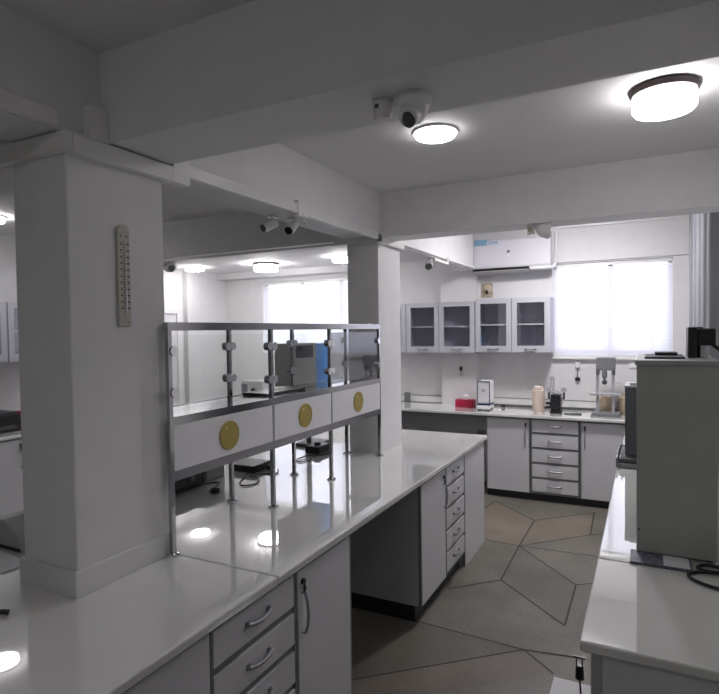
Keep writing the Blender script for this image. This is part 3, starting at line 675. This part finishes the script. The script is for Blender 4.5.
# air conditioner
t = thing('air_conditioner', 'white split air conditioner high on the back wall', 'air conditioner', (-1.355, 6.47, 2.44))
M['acw'] = mat('air conditioner white', (.66, .655, .70), rough=.3)
MB().prism([(6.499, 2.44), (6.499, 2.80), (6.40, 2.80), (6.375, 2.775), (6.362, 2.49), (6.375, 2.465), (6.43, 2.432)], 'x', -1.79, -.925).build('body', 'acw', t, bevel=.006)
MB().prism([(6.370, 2.458), (6.367, 2.474), (6.425, 2.438), (6.425, 2.424)], 'x', -1.775, -1.15).build('air_slot', 'black', t)
MB().prism([(6.36, 2.440), (6.36, 2.447), (6.41, 2.420), (6.41, 2.413)], 'x', -1.775, -1.15).build('louvre', 'lgrey', t)
B(-1.75, 6.364, 2.735, -1.61, 6.3745, 2.80).build('sticker', 'logo', t, label='blue product sticker')
st = MB()
for i in range(4): st.box(-1.59 + i * .028, 6.364, 2.742, -1.572 + i * .028, 6.376, 2.748).box(-1.59 + i * .028, 6.364, 2.756, -1.575 + i * .028, 6.376, 2.774)
st.build('sticker_text', 'logo', t)
MB().lathe(-1.37, 0, [(.018, 6.376), (.018, 6.362)], 18, axis='y', cz=2.65).build('badge', 'midgrey', t); B(-1.378, 6.360, 2.59, -1.362, 6.374, 2.625).build('display', 'white', t)
MB().tube([(-1.14, 6.385, 2.452), (-.93, 6.39, 2.452), (-.905, 6.41, 2.46), (-.90, 6.50, 2.49), (-.90, 6.59, 2.60), (-.90, 6.592, 2.86)], .018, 10).build('pipe', 'white', t, smooth=True)

# ------------------------------------------------------------------ security cameras
def turret(label, x, y, z, r=.052, look=(0, -1, -.4), jb=None, lensmat='lens', grp='white dome security cameras'):
    t = thing('ceiling_camera', label, 'camera', (x, y, z - r * 1.6), grp)
    MB().lathe(x, y, [(r * .96, z + .0005), (r, z - .008), (r, z - .020), (r * .86, z - .030)], 28).build('base_ring', 'white', t, smooth=True)
    L = Vector(look).normalized()
    c = Vector((x, y, z - .042))
    MB().ell((x, y, z - .022), r * .84, r * .84, r * 1.12, z0=-1, z1=0).build('dome', 'white', t, smooth=True)
    p = c + L * r * .42
    MB().cyl(p, p + L * r * .50, r * .60, r * .55, n=22).build('housing', 'white', t, smooth=True)
    q = p + L * (r * .501)
    hb = MB().cyl(q, q + L * .003, r * .30, n=18)
    up_ = Vector((0, 0, 1)); up_ = (up_ - L * up_.dot(L)).normalized(); sd = L.cross(up_)
    hb.cyl(q - up_ * r * .20 + sd * r * .0, q - up_ * r * .20 + L * .0032, r * .38, n=16)
    hb.build('lens', lensmat, t, smooth=True)
    if jb:
        MB().cyl((jb[0], jb[1], z - .001), (jb[0], jb[1], z - .058), .030, .027, n=22).build('junction_box', 'duct', t, smooth=True)
        MB().tube([(jb[0], jb[1], z - .02), ((jb[0] + x) / 2, (jb[1] + y) / 2, z - .02), (x, y, z - .02)], .006).build('cable_stub', 'duct', t)
        B(jb[0] - .012, jb[1] - .031, z - .030, jb[0] + .0, jb[1] - .027, z - .018).build('knockout', 'darkgrey', t)
    return t
turret('large white security camera under the near cross beam next to the round lit lamp', -.598, 1.545, ZB, .052, (-.12, -1, -.75), jb=(-.690, 1.530))
turret('security camera under the far cross beam beside the pillar in the left bay', -3.93, 3.88, ZB, .075, (1, -.4, -.5))
t = turret('half round security camera under the far beam over the air conditioner', -.60, 3.83, ZB, .055, (.5, 1, -.4))
B(-.70, 3.81, ZB - .055, -.655, 3.85, ZB + .0005).build('junction_box', 'duct', t); B(-.695, 3.807, ZB - .045, -.665, 3.8095, ZB - .015).build('knockout', 'beige', t)
def bullet(label, c, d, arm, r=.026, L=.1):
    t = thing('ceiling_camera', label, 'camera', (c[0], c[1], c[2] - r), 'white bullet security cameras')
    c = Vector(c); d = Vector(d).normalized()
    MB().cyl(c - d * L / 2, c + d * L / 2, r * .92, r, n=20).build('housing', 'white', t, smooth=True)
    MB().cyl(c + d * L / 2, c + d * (L / 2 + .002), r * .8, n=18).build('lens', 'lens', t)
    MB().tube([c - d * L * .2 + Vector((0, 0, r * .8)), c - d * L * .25 + Vector((0, 0, r + .02)), Vector(arm)], .009).build('bracket', 'white', t, smooth=True)
    MB().cyl(arm, (arm[0], arm[1], arm[2] - .012), .03, n=18).build('mounting_plate', 'white', t)
    return t
bullet('white bullet camera under the long beam, the one nearer the far pillar', (-1.85, 2.79, 2.405), (.1, -1, -.7), (-1.87, 2.84, 2.465), r=.03, L=.10)
bullet('white bullet camera under the long beam, left of the other bullet camera', (-1.93, 2.68, 2.405), (-.3, -1, -.5), (-1.93, 2.72, 2.465), r=.028, L=.10)
tag(MB().tube([(-1.69, 2.66, 2.44), (-1.70, 2.72, 2.43), (-1.75, 2.78, 2.445), (-1.78, 2.84, 2.425), (-1.82, 2.87, 2.43)], .007).build('camera_cable', 'duct', smooth=True), 'white cable looping from the trunking to the bullet cameras', 'cable')
bullet('white bullet camera by the far beam, left of the air conditioner', (-1.82, 5.04, 2.405), (.25, -1, -.6), (-1.82, 5.10, 2.465), r=.040, L=.10)
tag(B(-1.7625, 4.98, 2.430, -1.738, 5.34, 2.452).box(-1.7625, 5.34, 2.430, -1.738, 5.38, 2.50).build('ceiling_trunking', 'duct'), 'short white trunking arm running to the camera left of the air conditioner', 'trunking')

# ------------------------------------------------------------------ ceiling lamps
def lamp(label, x, y, z, r, h, rim, lm='lampleft'):
    t = thing('ceiling_lamp', label, 'lamp', (x, y, z - h), 'round ceiling lamps')
    MB().lathe(x, y, [(r * 1.08, z - .0005), (r * 1.12, z - .012), (r * 1.04, z - h * .28), (r * .98, z - h * .28 - .001)], 40).build('base', 'rim' if rim else 'white', t, smooth=True)
    z1 = z - h * .28 - .002
    MB().lathe(x, y, [(r * .99, z1), (r, z1 - h * .1), (r, z - h * .86), (r * .93, z - h * .97), (r * .80, z - h)], 40).build('diffuser', lm, t, smooth=True, label='glowing white diffuser')
lamp('large lit drum lamp with dark rim at the upper right', .062, 2.70, ZC, .120, .100, True, 'lampon')
lamp('smaller lit round lamp beside the near security camera', -.942, 2.72, ZC, .097, .034, False, 'lampon')
lamp('lit lamp with dark rim in the left bay above the rack', -4.2, 5.75, 2.645, .150, .10, True)
lamp('flush lit lamp near the left corner beside the camera in the left bay', -5.2, 5.58, 2.645, .115, .05, False)
lamp('lit lamp peeping out left of the far pillar', -3.08, 5.68, 2.645, .12, .07, False)
lamp('lamp in the middle of the left bay mirrored in the worktop', -4.85, 2.81, ZC, .12, .05, False)
lamp('added unseen fill lamp on the far right bay ceiling, before the right window', -.6, 5.3, 2.93, .14, .07, False, 'fillfar')  # unseen lamp added to brighten the far right bay
lamp('added unseen fill lamp on the ceiling behind the camera', -.9, -.9, ZC, .12, .06, False, 'fillnear')  # unseen lamp added for fill light from behind the camera

# curtain on the right wall
n = 260; A = MB(); ringsf = []
f_ = []; b_ = []
for i in range(n + 1):
    y = 4.15 + (6.38 - 4.15) * i / n; x = .405 + .045 * math.sin(i * .24) + .006 * math.sin(i * .6)
    f_.append((x, y)); b_.append((x + .003, y))
A.prism(f_ + b_[::-1], 'z', .92, 2.885)
o = A.build('pleated_curtain', 'curtain', smooth=False); tag(o, 'grey pleated curtain hanging at the right edge beside the window', 'curtain')
tag(MB().cyl((.44, 4.1, 2.905), (.44, 6.45, 2.905), .008).build('curtain_rail', 'alu'), 'thin rail carrying the grey curtain', 'rail')

# left bay things
t = thing('black_printer', 'black desktop printer on the left wall worktop', 'printer', (-5.40, 3.12, .9))
B(-5.58, 2.85, .905, -5.27, 3.30, 1.06).build('body', 'black', t, bevel=.01); B(-5.56, 2.88, 1.06, -5.29, 3.27, 1.085).build('lid', 'darkgrey', t, bevel=.006)
B(-5.27, 2.90, .93, -5.255, 3.24, .96).build('tray', 'darkgrey', t)
tag(B(-5.50, 3.36, .9, -5.24, 3.44, 1.06).build('red_folder_box', 'red', bevel=.003), 'red box standing beside the black printer', 'box')
t = thing('grey_power_supply', 'grey metal box on the back worktop seen through the rack glass', 'device', (-4.60, 6.2, .9))
B(-4.90, 6.1, .91, -4.55, 6.4, 1.14).build('body', 'lgrey', t, bevel=.006); MB().cyl((-4.7, 6.1, 1.02), (-4.7, 6.08, 1.02), .03).build('dial', 'black', t)
B(-4.9, 6.098, .94, -4.8, 6.1, 1.1).build('front_plate', 'midgrey', t)
t = thing('glass_flask', 'round clear flask on the back worktop seen through the rack glass', 'flask', (-4.30, 6.25, .9))
MB().lathe(-4.30, 6.25, [(.05, .9), (.09, .93), (.10, .99), (.07, 1.05), (.025, 1.09), (.025, 1.17)], 24).build('bulb', 'glasslab', t, smooth=True); MB().lathe(-4.30, 6.25, [(.028, 1.17), (.03, 1.19)], 20).build('stopper', 'lgrey', t)
tag(B(-5.0, 6.05, .9, -4.93, 6.2, .92).build('black_tray', 'black'), 'flat black tray on the back worktop left of the grey metal box', 'tray')
tag(B(-1.94, 2.42, 1.4565, -1.78, 2.80, 1.470).build('dark_tray', 'black', bevel=.003), 'thin dark tray lying on the rack shelf behind the second pane', 'tray')

# ------------------------------------------------------------------ world, camera, view
wd = bpy.data.worlds.new('World'); bpy.context.scene.world = wd; wd.use_nodes = True
wd.node_tree.nodes['Background'].inputs[0].default_value = (.8, .9, 1, 1); wd.node_tree.nodes['Background'].inputs[1].default_value = .5

Y_, P_, R_, Fp, Hc = math.radians(26.93), math.radians(1.63), math.radians(-.79), 566.6, 1.793
f = Vector((-math.sin(Y_) * math.cos(P_), math.cos(Y_) * math.cos(P_), -math.sin(P_)))
r0 = Vector((math.cos(Y_), math.sin(Y_), 0)); u0 = r0.cross(f)
rt = math.cos(R_) * r0 + math.sin(R_) * u0; up = -math.sin(R_) * r0 + math.cos(R_) * u0
cd = bpy.data.cameras.new('camera'); cd.lens = Fp / 719 * 36; cd.sensor_width = 36; cd.sensor_fit = 'HORIZONTAL'; cd.clip_start = .02
co = bpy.data.objects.new('camera', cd); C.objects.link(co)
mw = Matrix.Identity(4)
for i in range(3): mw[i][0] = rt[i]; mw[i][1] = up[i]; mw[i][2] = -f[i]
mw[0][3], mw[1][3], mw[2][3] = 0, 0, Hc
co.matrix_world = mw
sc_ = bpy.context.scene; sc_.camera = co
sc_.view_settings.view_transform = 'Standard'; sc_.view_settings.look = 'None'; sc_.view_settings.gamma = 1; sc_.view_settings.use_curve_mapping = False
sc_.view_settings.exposure = 0.78
sc_.cycles.max_bounces = 10; sc_.cycles.diffuse_bounces = 5; sc_.cycles.glossy_bounces = 5; sc_.cycles.transparent_max_bounces = 16
